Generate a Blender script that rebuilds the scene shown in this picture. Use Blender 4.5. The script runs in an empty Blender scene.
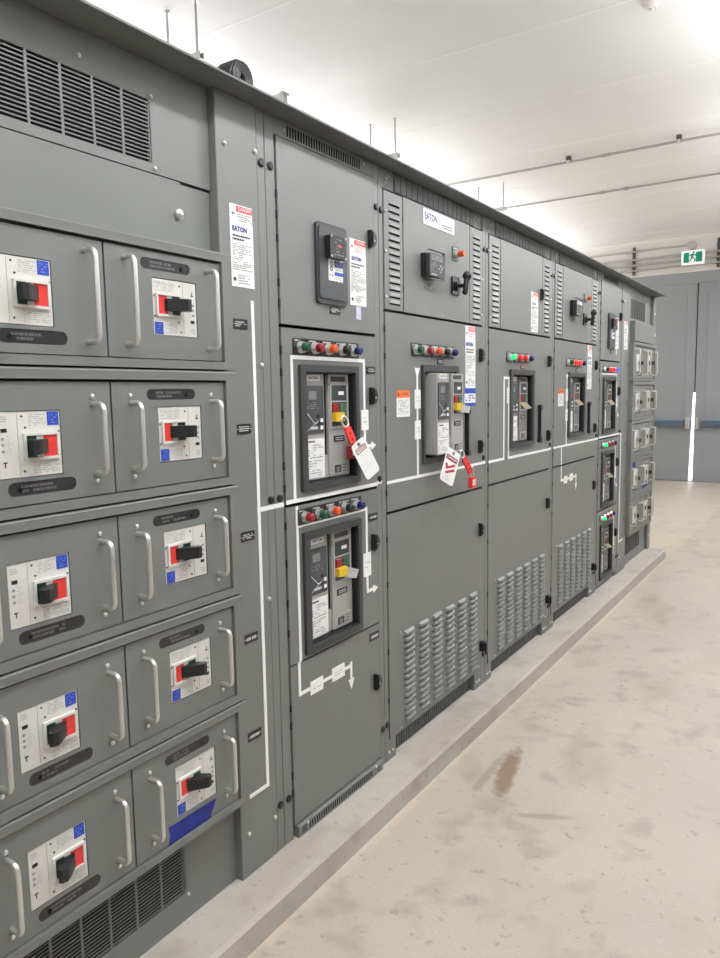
import bpy, math, random
from mathutils import Vector, Matrix
from mathutils.geometry import tessellate_polygon
random.seed(7)
C = bpy.context.scene.collection
ZO = 0.083                       # top of the concrete plinth above the floor
PI = math.pi

# ------------------------------------------------------------------ materials
def mat(name, col, rough=.5, metal=0., emit=None, es=0., spec=.5, noise=0., nscale=40., bump=0.):
    m = bpy.data.materials.new(name); m.use_nodes = True
    nt = m.node_tree; b = nt.nodes['Principled BSDF']
    b.inputs['Base Color'].default_value = (*col, 1)
    b.inputs['Roughness'].default_value = rough
    b.inputs['Metallic'].default_value = metal
    b.inputs['Specular IOR Level'].default_value = spec
    if emit:
        b.inputs['Emission Color'].default_value = (*emit, 1)
        b.inputs['Emission Strength'].default_value = es
    if noise or bump:
        tc = nt.nodes.new('ShaderNodeTexCoord'); n = nt.nodes.new('ShaderNodeTexNoise')
        n.inputs['Scale'].default_value = nscale; n.inputs['Detail'].default_value = 5
        nt.links.new(tc.outputs['Object'], n.inputs['Vector'])
        if noise:
            r = nt.nodes.new('ShaderNodeValToRGB')
            r.color_ramp.elements[0].position = .3; r.color_ramp.elements[1].position = .7
            r.color_ramp.elements[0].color = (*[c*(1-noise) for c in col], 1)
            r.color_ramp.elements[1].color = (*[min(1, c*(1+noise)) for c in col], 1)
            nt.links.new(n.outputs['Fac'], r.inputs['Fac']); nt.links.new(r.outputs['Color'], b.inputs['Base Color'])
        if bump:
            bp = nt.nodes.new('ShaderNodeBump'); bp.inputs['Strength'].default_value = bump
            bp.inputs['Distance'].default_value = .002
            nt.links.new(n.outputs['Fac'], bp.inputs['Height']); nt.links.new(bp.outputs['Normal'], b.inputs['Normal'])
    return m

GREY = mat('grey_enamel', (.168, .174, .167), .42, noise=.03, nscale=3., bump=.02)
SHIELD = mat('shield_enamel_shade_darkened', (.15, .157, .152), .45)  # same grey paint, darkened to imitate shade on the overhang's underside
DGREY = mat('dark_grey_enamel', (.07, .077, .08), .5)
VOID = mat('dark_interior', (.008, .008, .009), .9, spec=.1)
BLACK = mat('black_plastic', (.012, .012, .013), .35)
CHAR = mat('charcoal_plastic', (.040, .042, .045), .45)
CHAR2 = mat('charcoal_panel', (.055, .058, .064), .4)
WHITE = mat('white_label', (.80, .80, .79), .5)
TAPE = mat('white_tape', (.86, .86, .85), .45)
BRK = mat('breaker_white', (.66, .645, .61), .45)
LGREY = mat('light_grey_plastic', (.36, .355, .34), .4)
MGREY = mat('mid_grey_plastic', (.20, .20, .20), .4)
INK = mat('label_ink', (.05, .05, .06), .6)
GINK = mat('grey_ink', (.30, .30, .31), .6)
PALEINK = mat('pale_ink', (.55, .55, .55), .6)
RED = mat('red_plastic', (.72, .045, .035), .35)
DRED = mat('dark_red_plastic', (.26, .010, .016), .3)
PINK = mat('danger_red', (.70, .08, .10), .5)
GREEN = mat('green_plastic', (.008, .07, .035), .35)
GREEN2 = mat('grey_green_plastic', (.05, .12, .075), .4)
ORANGE = mat('orange_lens', (.62, .09, .015), .3)
ORG = mat('warning_orange', (.80, .16, .03), .5)
BINK = mat('pale_blue_ink', (.22, .30, .66), .5)
BLUE = mat('blue_label', (.012, .055, .42), .45)
NAVY = mat('navy_ink', (.02, .03, .22), .5)
BLENS = mat('blue_lens', (.012, .016, .12), .25)
BLIT = mat('blue_lamp_lit', (.02, .10, .6), .25, emit=(.03, .15, 1), es=.7)
TAPEB = mat('blue_masking_tape', (.008, .02, .20), .6, noise=.4, nscale=60)
GLIT = mat('green_lamp_lit', (.02, .5, .2), .25, emit=(.02, .9, .28), es=.75)
RLIT = mat('red_lamp_lit', (.7, .03, .02), .25, emit=(1, .03, .025), es=.8)
YEL = mat('yellow_plastic', (.66, .44, .03), .4)
CREAM = mat('cream_plastic', (.62, .52, .38), .4)
CHROME = mat('bright_zinc', (.78, .78, .76), .28, 1.)
ALU = mat('satin_aluminium', (.72, .70, .66), .38, .85)
SLOTW = mat('smoked_window', (.03, .03, .032), .15)
SLOTP = mat('smoked_print', (.11, .10, .10), .4)
CLEAR = mat('clear_acrylic', (.36, .37, .37), .15)
STEEL = mat('galvanised_steel', (.55, .55, .54), .4, .6)
CONDUIT = mat('conduit_steel', (.46, .44, .43), .42, .35)
WALLW = mat('white_wall_panel', (.78, .755, .72), .5, noise=.02, nscale=4)
WALLG = mat('grey_wall_panel', (.36, .36, .36), .5, noise=.02, nscale=4)
CEILM = mat('white_ceiling_panel', (.87, .86, .855), .55, noise=.015, nscale=2)
RIB = mat('ceiling_joint_strip', (.95, .95, .94), .5)
DOORM = mat('grey_door_paint', (.30, .315, .33), .4)
BARM = mat('push_bar_blue_grey', (.085, .13, .175), .35)
GREENS = mat('sign_green', (.0, .22, .13), .4, emit=(.0, .30, .17), es=.25)
SIGNW = mat('sign_white', (.85, .87, .86), .4, emit=(1, 1, 1), es=.35)
LAMPM = mat('lamp_tube', (.9, .9, .9), .4, emit=(1, .97, .93), es=7)
PRTR = mat('red_print', (.45, .03, .05), .5)

def concrete(name, col, dark, stain=False, rough=.6):
    m = bpy.data.materials.new(name); m.use_nodes = True
    nt = m.node_tree; N = nt.nodes; L = nt.links; b = N['Principled BSDF']
    tc = N.new('ShaderNodeTexCoord')
    def noise(s, d=6, dist=0, scl=None):
        n = N.new('ShaderNodeTexNoise'); n.inputs['Scale'].default_value = s; n.inputs['Detail'].default_value = d
        n.inputs['Distortion'].default_value = dist
        if scl:
            mp = N.new('ShaderNodeMapping'); mp.inputs['Scale'].default_value = scl
            L.new(tc.outputs['Object'], mp.inputs['Vector']); L.new(mp.outputs['Vector'], n.inputs['Vector'])
        else: L.new(tc.outputs['Object'], n.inputs['Vector'])
        return n.outputs['Fac']
    def ramp(f, a, bb, c0=0., c1=1.):
        r = N.new('ShaderNodeMapRange'); r.inputs['From Min'].default_value = a; r.inputs['From Max'].default_value = bb
        r.inputs['To Min'].default_value = c0; r.inputs['To Max'].default_value = c1
        L.new(f, r.inputs['Value']); return r.outputs['Result']
    def mix(fac, ca, cb):
        x = N.new('ShaderNodeMix'); x.data_type = 'RGBA'
        L.new(fac, x.inputs['Factor'])
        for s, c in ((x.inputs['A'], ca), (x.inputs['B'], cb)):
            if isinstance(c, tuple): s.default_value = (*c, 1)
            else: L.new(c, s)
        return x.outputs['Result']
    c = mix(ramp(noise(1.1, 10, .1), .35, .65), col, tuple(v*.84 for v in col))
    c = mix(ramp(noise(6.5, 12, .15), .53, .68, 0, .55), c, dark)
    c = mix(ramp(noise(30, 4, .1), .645, .70, 0, .7), c, dark)
    c = mix(ramp(noise(2.3, 10, .4, (1, .45, 1)), .55, .68, 0, .40), c, (dark[0]*.9, dark[1]*.72, dark[2]*.55))
    c = mix(ramp(noise(130, 3), .35, .65, 0, .5), c, tuple(v*.8 for v in col))
    if stain:
        sp = N.new('ShaderNodeSeparateXYZ'); L.new(tc.outputs['Object'], sp.inputs['Vector'])
        def math_(op, a, bv):
            q = N.new('ShaderNodeMath'); q.operation = op
            for i, v in enumerate((a, bv)):
                if isinstance(v, (int, float)): q.inputs[i].default_value = v
                else: L.new(v, q.inputs[i])
            return q.outputs[0]
        def blob(cx, cy, ang, la, lb, k):
            dx = math_('SUBTRACT', sp.outputs['X'], cx); dy = math_('SUBTRACT', sp.outputs['Y'], cy)
            ca, sa = math.cos(ang), math.sin(ang)
            u = math_('DIVIDE', math_('ADD', math_('MULTIPLY', dx, ca), math_('MULTIPLY', dy, sa)), la)
            v = math_('DIVIDE', math_('SUBTRACT', math_('MULTIPLY', dy, ca), math_('MULTIPLY', dx, sa)), lb)
            d = math_('ADD', math_('MULTIPLY', u, u), math_('MULTIPLY', v, v))
            d = math_('ADD', d, math_('MULTIPLY', math_('SUBTRACT', nz, .5), 1.8))
            return ramp(d, 1.15, .35, 0, k)
        nz = noise(22, 6, .5)
        c = mix(blob(.372, 2.70, 1.76, .24, .042, .85), c, (.20, .135, .085))
        c = mix(blob(.312, 2.66, 1.62, .20, .022, .55), c, (.25, .19, .14))
        c = mix(blob(.60, 2.46, .45, .12, .02, .5), c, (.24, .18, .14))
        # pale crusty seam where the plinth meets the slab
        e = ramp(math_('ADD', sp.outputs['X'], math_('MULTIPLY', math_('SUBTRACT', nz, .5), .10)), .178, .150, 0, .28)
        c = mix(e, c, (.60, .51, .40))
    L.new(c, b.inputs['Base Color']); b.inputs['Roughness'].default_value = rough
    b.inputs['Specular IOR Level'].default_value = .35
    bp = N.new('ShaderNodeBump'); bp.inputs['Strength'].default_value = .25; bp.inputs['Distance'].default_value = .004
    L.new(noise(45, 6), bp.inputs['Height']); L.new(bp.outputs['Normal'], b.inputs['Normal'])
    return m
FLOORM = concrete('concrete_slab', (.485, .422, .358), (.26, .215, .175), True, .5)
PLINTH = concrete('plinth_concrete', (.47, .43, .385), (.27, .245, .215), False, .7)

# ------------------------------------------------------------------ mesh builder
class MB:
    def __init__(s): s.v = []; s.f = []; s.m = []; s.mats = []; s.cur = None; s.sm = []
    def mi(s, m):
        if m not in s.mats: s.mats.append(m)
        return s.mats.index(m)
    def add(s, vs, fs, m, smooth=False):
        k = len(s.v); s.v += [tuple(v) for v in vs]; i = s.mi(m)
        for f in fs: s.f.append([a+k for a in f]); s.m.append(i); s.sm.append(smooth)
        return s
    def box(s, x0, x1, y0, y1, z0, z1, m, b=0.):
        """box; b chamfers the edges of the +x face"""
        if b:
            vs = [(x0,y0,z0),(x0,y1,z0),(x0,y1,z1),(x0,y0,z1),(x1-b,y0,z0),(x1-b,y1,z0),(x1-b,y1,z1),(x1-b,y0,z1),
                  (x1,y0+b,z0+b),(x1,y1-b,z0+b),(x1,y1-b,z1-b),(x1,y0+b,z1-b)]
            fs = [(3,2,1,0),(8,9,10,11)]
            for i in range(4):
                j = (i+1) % 4; fs += [(i,j,j+4,i+4),(i+4,j+4,j+8,i+8)]
        else:
            vs = [(x0,y0,z0),(x0,y1,z0),(x0,y1,z1),(x0,y0,z1),(x1,y0,z0),(x1,y1,z0),(x1,y1,z1),(x1,y0,z1)]
            fs = [(3,2,1,0),(4,5,6,7)]
            for i in range(4):
                j = (i+1) % 4; fs.append((i,j,j+4,i+4))
        return s.add(vs, fs, m)
    def prism(s, pts, x0, x1, m, holes=(), axis='x', b=0., smooth=False):
        """polygon (y,z) with holes, extruded along x; axis 'y' takes (x,z), 'z' takes (x,y)"""
        def P(a, c, t): return {'x': (t,a,c), 'y': (a,t,c), 'z': (a,c,t)}[axis]
        loops = [list(pts)] + [list(h) for h in holes]
        flat = [p for l in loops for p in l]; n = len(flat)
        tri = tessellate_polygon([[Vector((p[0],p[1],0)) for p in l] for l in loops])
        vs = [P(*p,x0) for p in flat]
        fr = [P(*p,x1) for p in flat]
        fs = [tuple(t) for t in tri]
        ff = []
        for t in tri:
            a,bb,c = [Vector((*flat[i],0)) for i in t]
            up = (bb-a).cross(c-a).z > 0
            t = tuple(t) if up else tuple(reversed(t))
            if axis == 'y': t = tuple(reversed(t))
            ff.append(tuple(i+n for i in t))
        fs = [tuple(reversed([i-n for i in t])) for t in ff] + ff
        s.add(vs+fr, fs, m)
        k = 0
        for li, l in enumerate(loops):
            q = len(l); ar = sum(l[i][0]*l[(i+1)%q][1]-l[(i+1)%q][0]*l[i][1] for i in range(q))
            sv = [P(*p,x0) for p in l]+[P(*p,x1) for p in l]; sf = []
            for i in range(q):
                j = (i+1) % q; f = (i,j,j+q,i+q)
                flip = (ar < 0) != (li > 0)
                if axis == 'y': flip = not flip
                sf.append(tuple(reversed(f)) if flip else f)
            s.add(sv, sf, m, smooth)
        return s
    def cyl(s, p0, p1, r, m, n=14, r1=None, caps=True):
        p0 = Vector(p0); p1 = Vector(p1); d = (p1-p0).normalized(); r1 = r if r1 is None else r1
        u = d.orthogonal().normalized(); w = d.cross(u)
        vs = [p0+(u*math.cos(2*PI*i/n)+w*math.sin(2*PI*i/n))*r for i in range(n)]
        vs += [p1+(u*math.cos(2*PI*i/n)+w*math.sin(2*PI*i/n))*r1 for i in range(n)]
        s.add(vs, [(i,(i+1)%n,(i+1)%n+n,i+n) for i in range(n)], m, True)
        if caps: s.add(vs, [tuple(reversed(range(n))), tuple(range(n,2*n))], m)
        return s
    def tube(s, pts, r, m, n=10, closed=False):
        pts = [Vector(p) for p in pts]; N = len(pts); vs = []; fs = []
        t0 = (pts[1]-pts[0]).normalized(); u = t0.orthogonal().normalized()
        for i, p in enumerate(pts):
            if closed: t = (pts[(i+1)%N]-pts[i-1]).normalized()
            else: t = (pts[min(i+1,N-1)]-pts[max(i-1,0)]).normalized()
            u = (u-t*u.dot(t)).normalized(); w = t.cross(u)
            vs += [p+(u*math.cos(2*PI*k/n)+w*math.sin(2*PI*k/n))*r for k in range(n)]
        for i in range(N if closed else N-1):
            for k in range(n):
                a = i*n+k; b = i*n+(k+1)%n; j = ((i+1)%N)*n
                fs.append((a,b,j+(k+1)%n,j+k))
        s.add(vs, fs, m, True)
        if not closed: s.add(vs, [tuple(reversed(range(n))), tuple(range((N-1)*n,N*n))], m)
        return s
    def sphere(s, c, r, m, sx=1., n=10):
        vs = []; fs = []; R = 6
        for i in range(R+1):
            a = PI*i/R
            for k in range(n):
                vs.append((c[0]+sx*r*math.cos(a), c[1]+r*math.sin(a)*math.cos(2*PI*k/n), c[2]+r*math.sin(a)*math.sin(2*PI*k/n)))
        for i in range(R):
            for k in range(n):
                fs.append((i*n+k,(i+1)*n+k,(i+1)*n+(k+1)%n,i*n+(k+1)%n))
        return s.add(vs, fs, m, True)
    def text(s, txt, y, z, h, m, x=.001, align='CENTER', wide=1., rot=0., bold=0.):
        cu = bpy.data.curves.new('txt', 'FONT'); cu.body = txt; cu.size = 1; cu.align_x = align; cu.align_y = 'CENTER'
        cu.offset = bold; cu.resolution_u = 2
        o = bpy.data.objects.new('txt', cu); C.objects.link(o)
        dg = bpy.context.evaluated_depsgraph_get(); me = bpy.data.meshes.new_from_object(o.evaluated_get(dg))
        c, sn = math.cos(rot), math.sin(rot); k = h/.72
        vs = []
        for v in me.vertices:
            a, b = v.co.x*k*wide, v.co.y*k
            vs.append((x, y+a*c-b*sn, z+a*sn+b*c))
        s.add(vs, [tuple(p.vertices) for p in me.polygons], m)
        bpy.data.objects.remove(o); bpy.data.curves.remove(cu); bpy.data.meshes.remove(me)
        return s
    def lines(s, y0, y1, z0, z1, rows, m, x, seed=0, fill=.8, th=.5):
        """small print: rows of dashes"""
        rn = random.Random(seed); dz = (z1-z0)/rows
        for r in range(rows):
            z = z1-(r+.5)*dz; y = y0; end = y0+(y1-y0)*(1 if rn.random() < .5 else rn.uniform(.45,1))
            while y < end:
                w = rn.uniform(.03,.16)*(y1-y0)
                if rn.random() < fill:
                    s.add([(x,y,z-dz*th/2),(x,min(y+w,end),z-dz*th/2),(x,min(y+w,end),z+dz*th/2),(x,y,z+dz*th/2)], [(0,1,2,3)], m)
                y += w+.02*(y1-y0)
        return s
    def xform(s, M):
        s.v = [tuple(M @ Vector(v)) for v in s.v]; return s

def rect(y0, y1, z0, z1): return [(y0,z0),(y1,z0),(y1,z1),(y0,z1)]
def rrect(y0, y1, z0, z1, r, n=5):
    o = []
    for cy, cz, a in ((y1-r,z0+r,-90),(y1-r,z1-r,0),(y0+r,z1-r,90),(y0+r,z0+r,180)):
        for k in range(n+1):
            t = math.radians(a+90*k/n); o.append((cy+r*math.cos(t), cz+r*math.sin(t)))
    return o
def disc(cy, cz, r, n=16, a0=0, a1=360):
    return [(cy+r*math.cos(math.radians(a0+(a1-a0)*i/n)), cz+r*math.sin(math.radians(a0+(a1-a0)*i/n))) for i in range(n if a1-a0 == 360 else n+1)]

def props(o, label=None, cat=None, group=None, kind=None):
    if label: o['label'] = label
    if cat: o['category'] = cat
    if group: o['group'] = group
    if kind: o['kind'] = kind
    return o
BASE = {}
def mesh_obj(name, mb, org):
    me = bpy.data.meshes.new(name)
    me.from_pydata([(a-org[0], b-org[1], c-org[2]) for a,b,c in mb.v], [], mb.f)
    for m in mb.mats: me.materials.append(m)
    me.polygons.foreach_set('material_index', mb.m); me.polygons.foreach_set('use_smooth', mb.sm); me.update()
    return bpy.data.objects.new(name, me)
def thing(name, label, cat, loc=(0,0,0), group=None):
    o = bpy.data.objects.new(name, None); C.objects.link(o); o.empty_display_size = .05
    o.location = (loc[0], loc[1], loc[2]+ZO); BASE[o] = loc
    return props(o, label, cat, group)
def part(name, mb, parent, label=None):
    org = BASE[parent]; o = mesh_obj(name, mb, org); C.objects.link(o); o.parent = parent; BASE[o] = org
    return props(o, label)
def solo(name, mb, label, cat, loc=(0,0,0), group=None):
    o = mesh_obj(name, mb, loc); C.objects.link(o); o.location = (loc[0], loc[1], loc[2]+ZO); BASE[o] = loc
    return props(o, label, cat, group)
def struct(name, mb, loc=(0,0,0)):
    o = mesh_obj(name, mb, loc); C.objects.link(o); o.location = (loc[0], loc[1], loc[2]+ZO); BASE[o] = loc
    return props(o, kind='structure')
KIDS = {}
def copy_tree(o, parent=None, dy=0., rotx=0.):
    c = o.copy(); C.objects.link(c)
    if parent: c.parent = parent
    for ch in list(o.children): copy_tree(ch, c)
    return c

# ------------------------------------------------------------------ shared details
def screw(parent, y, z, x, r=.006, name='screw'):
    m = MB().cyl((x-.004,y,z),(x+.004,y,z), r, CHROME, 10); m.sphere((x+.004,y,z), r*.9, CHROME, .5, 8)
    return part(name, m, parent)
def plug(parent, y, z, x=0.):
    m = MB().cyl((x-.01,y,z),(x+.0045,y,z), .0125, BLACK, 14).cyl((x+.0045,y,z),(x+.007,y,z), .0125, BLACK, 14, .008)
    return part('hole_plug', m, parent)
def latch(parent, y, z, x=0.):
    m = MB().prism(disc(y-.016, z, .031, 18, -95, 95), x, x+.017, BLACK)
    m.prism(disc(y-.014, z, .024, 14, -90, 90), x+.017, x+.021, BLACK)
    m.cyl((x+.021,y-.004,z-.006),(x+.0216,y-.004,z-.006),.0035,PALEINK,8)
    return part('quarter_turn_latch', m, parent)
def nameplate(parent, y0, y1, z0, z1, x=0., lines=2, seed=0, m=BLACK, ink=PALEINK):
    q = MB().prism(rrect(y0,y1,z0,z1,.002,2), x-.001, x+.002, m)
    h = (z1-z0)
    q.lines(y0+.16*(y1-y0), y1-.14*(y1-y0), z0+.2*h, z1-.2*h, lines, ink, x+.0026, seed, .95, .55)
    q.cyl((x+.002,y0+.004,z0+h/2),(x+.003,y0+.004,z0+h/2),.0015,CHROME,6).cyl((x+.002,y1-.004,z0+h/2),(x+.003,y1-.004,z0+h/2),.0015,CHROME,6)
    return part('nameplate', q, parent)
def danger_label(parent, y0, y1, z0, z1, x=0., seed=1, brand=True):
    w = y1-y0; h = z1-z0; zt = z1-.21*h
    m = MB().box(x-.0005, x+.0010, y0, y1, z0, zt, WHITE).box(x-.0005, x+.0014, y0, y1-.02*w, zt, z1, WHITE)
    X = x+.0019
    m.box(x, X, y0+.28*w, y1-.03*w, z1-.085*h, z1-.012*h, PINK)
    m.text('DANGER', y0+.64*w, z1-.048*h, min(.042*h,.1*w), WHITE, X+.0004, bold=.01)
    m.prism([(y0+.06*w,z1-.12*h),(y0+.16*w,z1-.08*h),(y0+.13*w,z1-.11*h),(y0+.24*w,z1-.10*h),(y0+.10*w,z1-.15*h),(y0+.14*w,z1-.125*h)], x, X, INK)
    m.lines(y0+.30*w, y1-.08*w, z1-.20*h, z1-.10*h, 4, GREEN if seed%2 else PINK, X, seed, .9, .35)
    if brand:
        m.text('EATON', y0+.40*w, zt-.085*h, min(.058*h,.16*w), NAVY, X, wide=1., bold=.05)
    m.lines(y0+.08*w, y1-.14*w, zt-.23*h, zt-.145*h, 2, INK, X, seed+5, 1, .5)
    m.lines(y0+.07*w, y1-.06*w, z0+.20*h, zt-.26*h, 13, GINK, X, seed+6, .75, .45)
    m.lines(y0+.28*w, y1-.06*w, z0+.03*h, z0+.16*h, 4, GINK, X, seed+7, .9, .4)
    m.prism(disc(y0+.13*w, z0+.09*h, .06*w, 10), x, X, INK)
    return part('safety_label', m, parent)
def warning_label(parent, y0, y1, z0, z1, x=0., seed=3):
    h = z1-z0; w = y1-y0
    m = MB().box(x-.0005, x+.001, y0, y1, z0, z1, WHITE).box(x, x+.0014, y0, y1, z1-.28*h, z1, ORG)
    m.prism([(y0+.06*w,z1-.21*h),(y0+.22*w,z1-.21*h),(y0+.14*w,z1-.06*h)], x, x+.0018, INK)
    m.text('WARNING', y0+.61*w, z1-.14*h, .09*h, INK, x+.0018, wide=.8)
    m.lines(y0+.12*w, y1-.1*w, z0+.1*h, z1-.34*h, 9, GINK, x+.0015, seed, .8, .4)
    return part('warning_label', m, parent)
def mimic(parent, segs, w=.012, x=0., plates=(), arrows=(), label=None):
    m = MB(); x0, x1 = x-.0005, x+.0016
    for (a, b) in segs:
        (y0,z0),(y1,z1) = a, b
        if abs(y1-y0) > abs(z1-z0): m.box(x0, x1, min(y0,y1)-w/2, max(y0,y1)+w/2, z0-w/2, z0+w/2, TAPE)
        else: m.box(x0, x1+.0003, y0-w/2, y0+w/2, min(z0,z1)-w/2, max(z0,z1)+w/2, TAPE)
    for (y0,y1,z0,z1) in plates:
        m.box(x, x+.0024, y0, y1, z0, z1, TAPE)
        m.lines(y0+.2*(y1-y0), y1-.2*(y1-y0), z0+.3*(z1-z0), z1-.3*(z1-z0), 2, GINK, x+.0028, int(y0*1000), .7, .25)
    for (y,z,d,s) in arrows:
        t = {'r': [(y,z-s),(y+2*s,z),(y,z+s)], 'd': [(y-s,z),(y,z-2.2*s),(y+s,z)], 'u': [(y-s,z),(y+s,z),(y,z-2*s)]}[d]
        m.prism(t, x0, x+.002, TAPE)
    return part('mimic_line', m, parent)
def pilot(parent, y, z, lens, lit=False, x=0., pw=.0725, pz=.052):
    m = MB().prism(rrect(y-pw/2,y+pw/2,z-pz/2,z+pz/2,.003,2), x-.001, x+.003, BLACK)
    m.lines(y-pw*.4, y+pw*.4, z+pz*.28, z+pz*.46, 1, PALEINK, x+.0034, int(y*999), .9, .45)
    m.cyl((x+.003,y,z-.002),(x+.018,y,z-.002), .0195, CHROME, 18, .0165)
    m.cyl((x+.018,y,z-.002),(x+.034,y,z-.002), .0145, lens, 14)
    m.cyl((x+.034,y,z-.002),(x+.038,y,z-.002), .0145, lens, 14, .010)
    return part('pilot_light', m, parent)
def louvre_cols(cols, z0, z1, n, door_x, depth=.011, m=None, frac=.78, mid=(.62,.62)):
    m = m or MB(); dz = (z1-z0)/n; h = dz*frac
    for (y0, y1) in cols:
        for k in range(n):
            b = z0+k*dz+dz*.12; t = b+h; e = min(.012,(y1-y0)*.15); X = door_x+depth
            vs = [(door_x,y0,b),(door_x,y0+e*.4,t),(door_x,y1-e*.4,t),(door_x,y1,b),
                  (X,y0+e,b+h*.06),(X,y1-e,b+h*.06),(door_x+depth*mid[0],y0+e,b+h*mid[1]),(door_x+depth*mid[0],y1-e,b+h*mid[1])]
            m.add(vs, [(4,5,7,6),(6,7,2,1),(0,4,6),(0,6,1),(5,3,7),(7,3,2)], GREY)
            m.add(vs, [(0,3,5,4)], VOID)
            # slit under the hood
            m.add([(door_x+.0006,y0+e*.3,b-dz*.17),(door_x+.0006,y1-e*.3,b-dz*.17),(door_x+.0006,y1-e*.3,b+h*.05),(door_x+.0006,y0+e*.3,b+h*.05)],[(0,1,2,3)],VOID)
    return m
def bezel(parent, y0, y1, z0, z1, iy0, iy1, iz0, iz1, x=0., d=.04, th=.012):
    m = MB().prism(rrect(y0,y1,z0,z1,.004,3), x-.002, x+th, CHAR, [rect(iy0,iy1,iz0,iz1)])
    # chamfered lip and the dark throat that runs back to the breaker
    for (a,b,c,e) in ((iy0,iy0+.004,iz0,iz1),(iy1-.004,iy1,iz0,iz1),(iy0,iy1,iz0,iz0+.004),(iy0,iy1,iz1-.004,iz1)):
        m.box(x-d, x+.001, a, b, c, e, BLACK)
    return part('door_bezel', m, parent)

# ------------------------------------------------------------------ power circuit breaker (drawn-out frame)
def power_breaker(label, y0, z0, x, depth=.10, w=.25, h=.345, flags=0, group='power circuit breakers in the section doors'):
    t = thing('power_circuit_breaker', label, 'circuit breaker', (x, y0+w/2, z0), group)
    Y = lambda f: y0+f*w
    Z = lambda f: z0+(1-f)*h
    m = MB()
    m.prism(rrect(Y(0),Y(.44),Z(1),Z(0),.006,3), x-depth, x, LGREY if flags != 2 else MGREY)
    m.prism(rrect(Y(.54),Y(1),Z(1),Z(0),.006,3), x-depth, x, LGREY if flags != 2 else MGREY)
    m.box(x-depth, x-.006, Y(.44), Y(.54), Z(1), Z(.78), LGREY)
    part('housing', m, t)
    part('slot', MB().box(x-depth*.9, x-.012, Y(.44), Y(.54), Z(.78), Z(0), VOID), t)
    m = MB().box(x-.001, x+.002, Y(.085), Y(.35), Z(.065), Z(.012), WHITE)
    m.text('EATON', Y(.218), Z(.038), .0100, INK, x+.0025, bold=.03, wide=1.15)
    part('brand_plate', m, t)
    m = MB().prism(rrect(Y(.03),Y(.41),Z(.56),Z(.11),.003,2), x-.001, x+.004, CHAR2)
    m.box(x, x+.0046, Y(.10), Y(.26), Z(.24), Z(.16), MGREY)
    m.lines(Y(.06),Y(.36),Z(.33),Z(.26),4,GINK,x+.0047,4,.6,.3)
    m.tube([(x+.0045,Y(.05),Z(.36)),(x+.0045,Y(.20),Z(.46)),(x+.0045,Y(.30),Z(.46))],.0012,WHITE,5)
    m.tube([(x+.0045,Y(.30),Z(.44)),(x+.0045,Y(.06),Z(.53))],.0009,PALEINK,5)
    for (a,b) in ((.27,.38),(.33,.42),(.27,.45),(.33,.49)): m.box(x, x+.006, Y(a), Y(a+.055), Z(b+.035), Z(b), WHITE if a > .3 else BLACK)
    m.box(x, x+.005, Y(.12), Y(.27), Z(.52), Z(.495), PALEINK)
    part('trip_unit', m, t)
    m = MB().box(x-.001, x+.0018, Y(.03), Y(.42), Z(.985), Z(.61), WHITE)
    m.lines(Y(.06),Y(.22),Z(.65),Z(.62),1,INK,x+.0022,3,1,.6)
    m.lines(Y(.06),Y(.39),Z(.80),Z(.66),6,GINK,x+.0022,5,.7,.45)
    m.lines(Y(.06),Y(.36),Z(.97),Z(.81),7,GINK,x+.0022,8,.7,.4)
    part('rating_label', m, t)
    m = MB().prism(rect(Y(.56),Y(.97),Z(.53),Z(.085)), x-.001, x+.004, LGREY, [rect(Y(.59),Y(.94),Z(.255),Z(.105)), rect(Y(.59),Y(.94),Z(.505),Z(.27))])
    m.box(x-.001, x+.0012, Y(.59), Y(.94), Z(.255), Z(.105), CHAR).box(x-.001, x+.0012, Y(.59), Y(.94), Z(.505), Z(.27), CHAR)
    m.box(x, x+.002, Y(.60), Y(.72), Z(.205), Z(.165), GREEN).box(x, x+.002, Y(.76), Y(.88), Z(.20), Z(.165), WHITE)
    m.box(x-.001, x+.0015, Y(.60), Y(.92), Z(.07), Z(.02), CHAR)
    part('control_panel', m, t)
    part('push_button', MB().box(x-.001, x+.008, Y(.61), Y(.74), Z(.375), Z(.285), DRED, .002), t, 'red push button')
    part('push_button', MB().box(x-.001, x+.008, Y(.77), Y(.91), Z(.375), Z(.285), GREEN2, .002), t, 'green push button')
    M = MB()
    if flags in (0, 1):
        M.prism(rrect(Y(.60),Y(.80),Z(.46),Z(.37),.003,2), x-.001, x+.02, YEL)
        if flags == 1: M.add([(x+.004,Y(.72),Z(.48)),(x+.045,Y(.86),Z(.50)),(x+.045,Y(.93),Z(.42)),(x+.004,Y(.78),Z(.37)),(x+.001,Y(.72),Z(.48)),(x+.042,Y(.86),Z(.50)),(x+.042,Y(.93),Z(.42)),(x+.001,Y(.78),Z(.37))],
              [(0,1,2,3),(7,6,5,4),(0,4,5,1),(1,5,6,2),(2,6,7,3),(3,7,4,0)], LGREY)
    else:
        M.add([(x+.002,Y(.60),Z(.40)),(x+.022,Y(.68),Z(.39)),(x+.040,Y(.86),Z(.49)),(x+.02,Y(.75),Z(.50)),(x-.002,Y(.60),Z(.41)),(x+.018,Y(.68),Z(.40)),(x+.036,Y(.86),Z(.50)),(x+.016,Y(.75),Z(.51))],
              [(0,1,2,3),(7,6,5,4),(0,4,5,1),(1,5,6,2),(2,6,7,3),(3,7,4,0)], CREAM)
    part('button_guard', M, t)
    m = MB().box(x-.001, x+.002, Y(.64), Y(.88), Z(.66), Z(.60), BLACK); m.lines(Y(.67),Y(.85),Z(.65),Z(.61),2,PALEINK,x+.0025,2,1,.5)
    part('nameplate', m, t)
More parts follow.
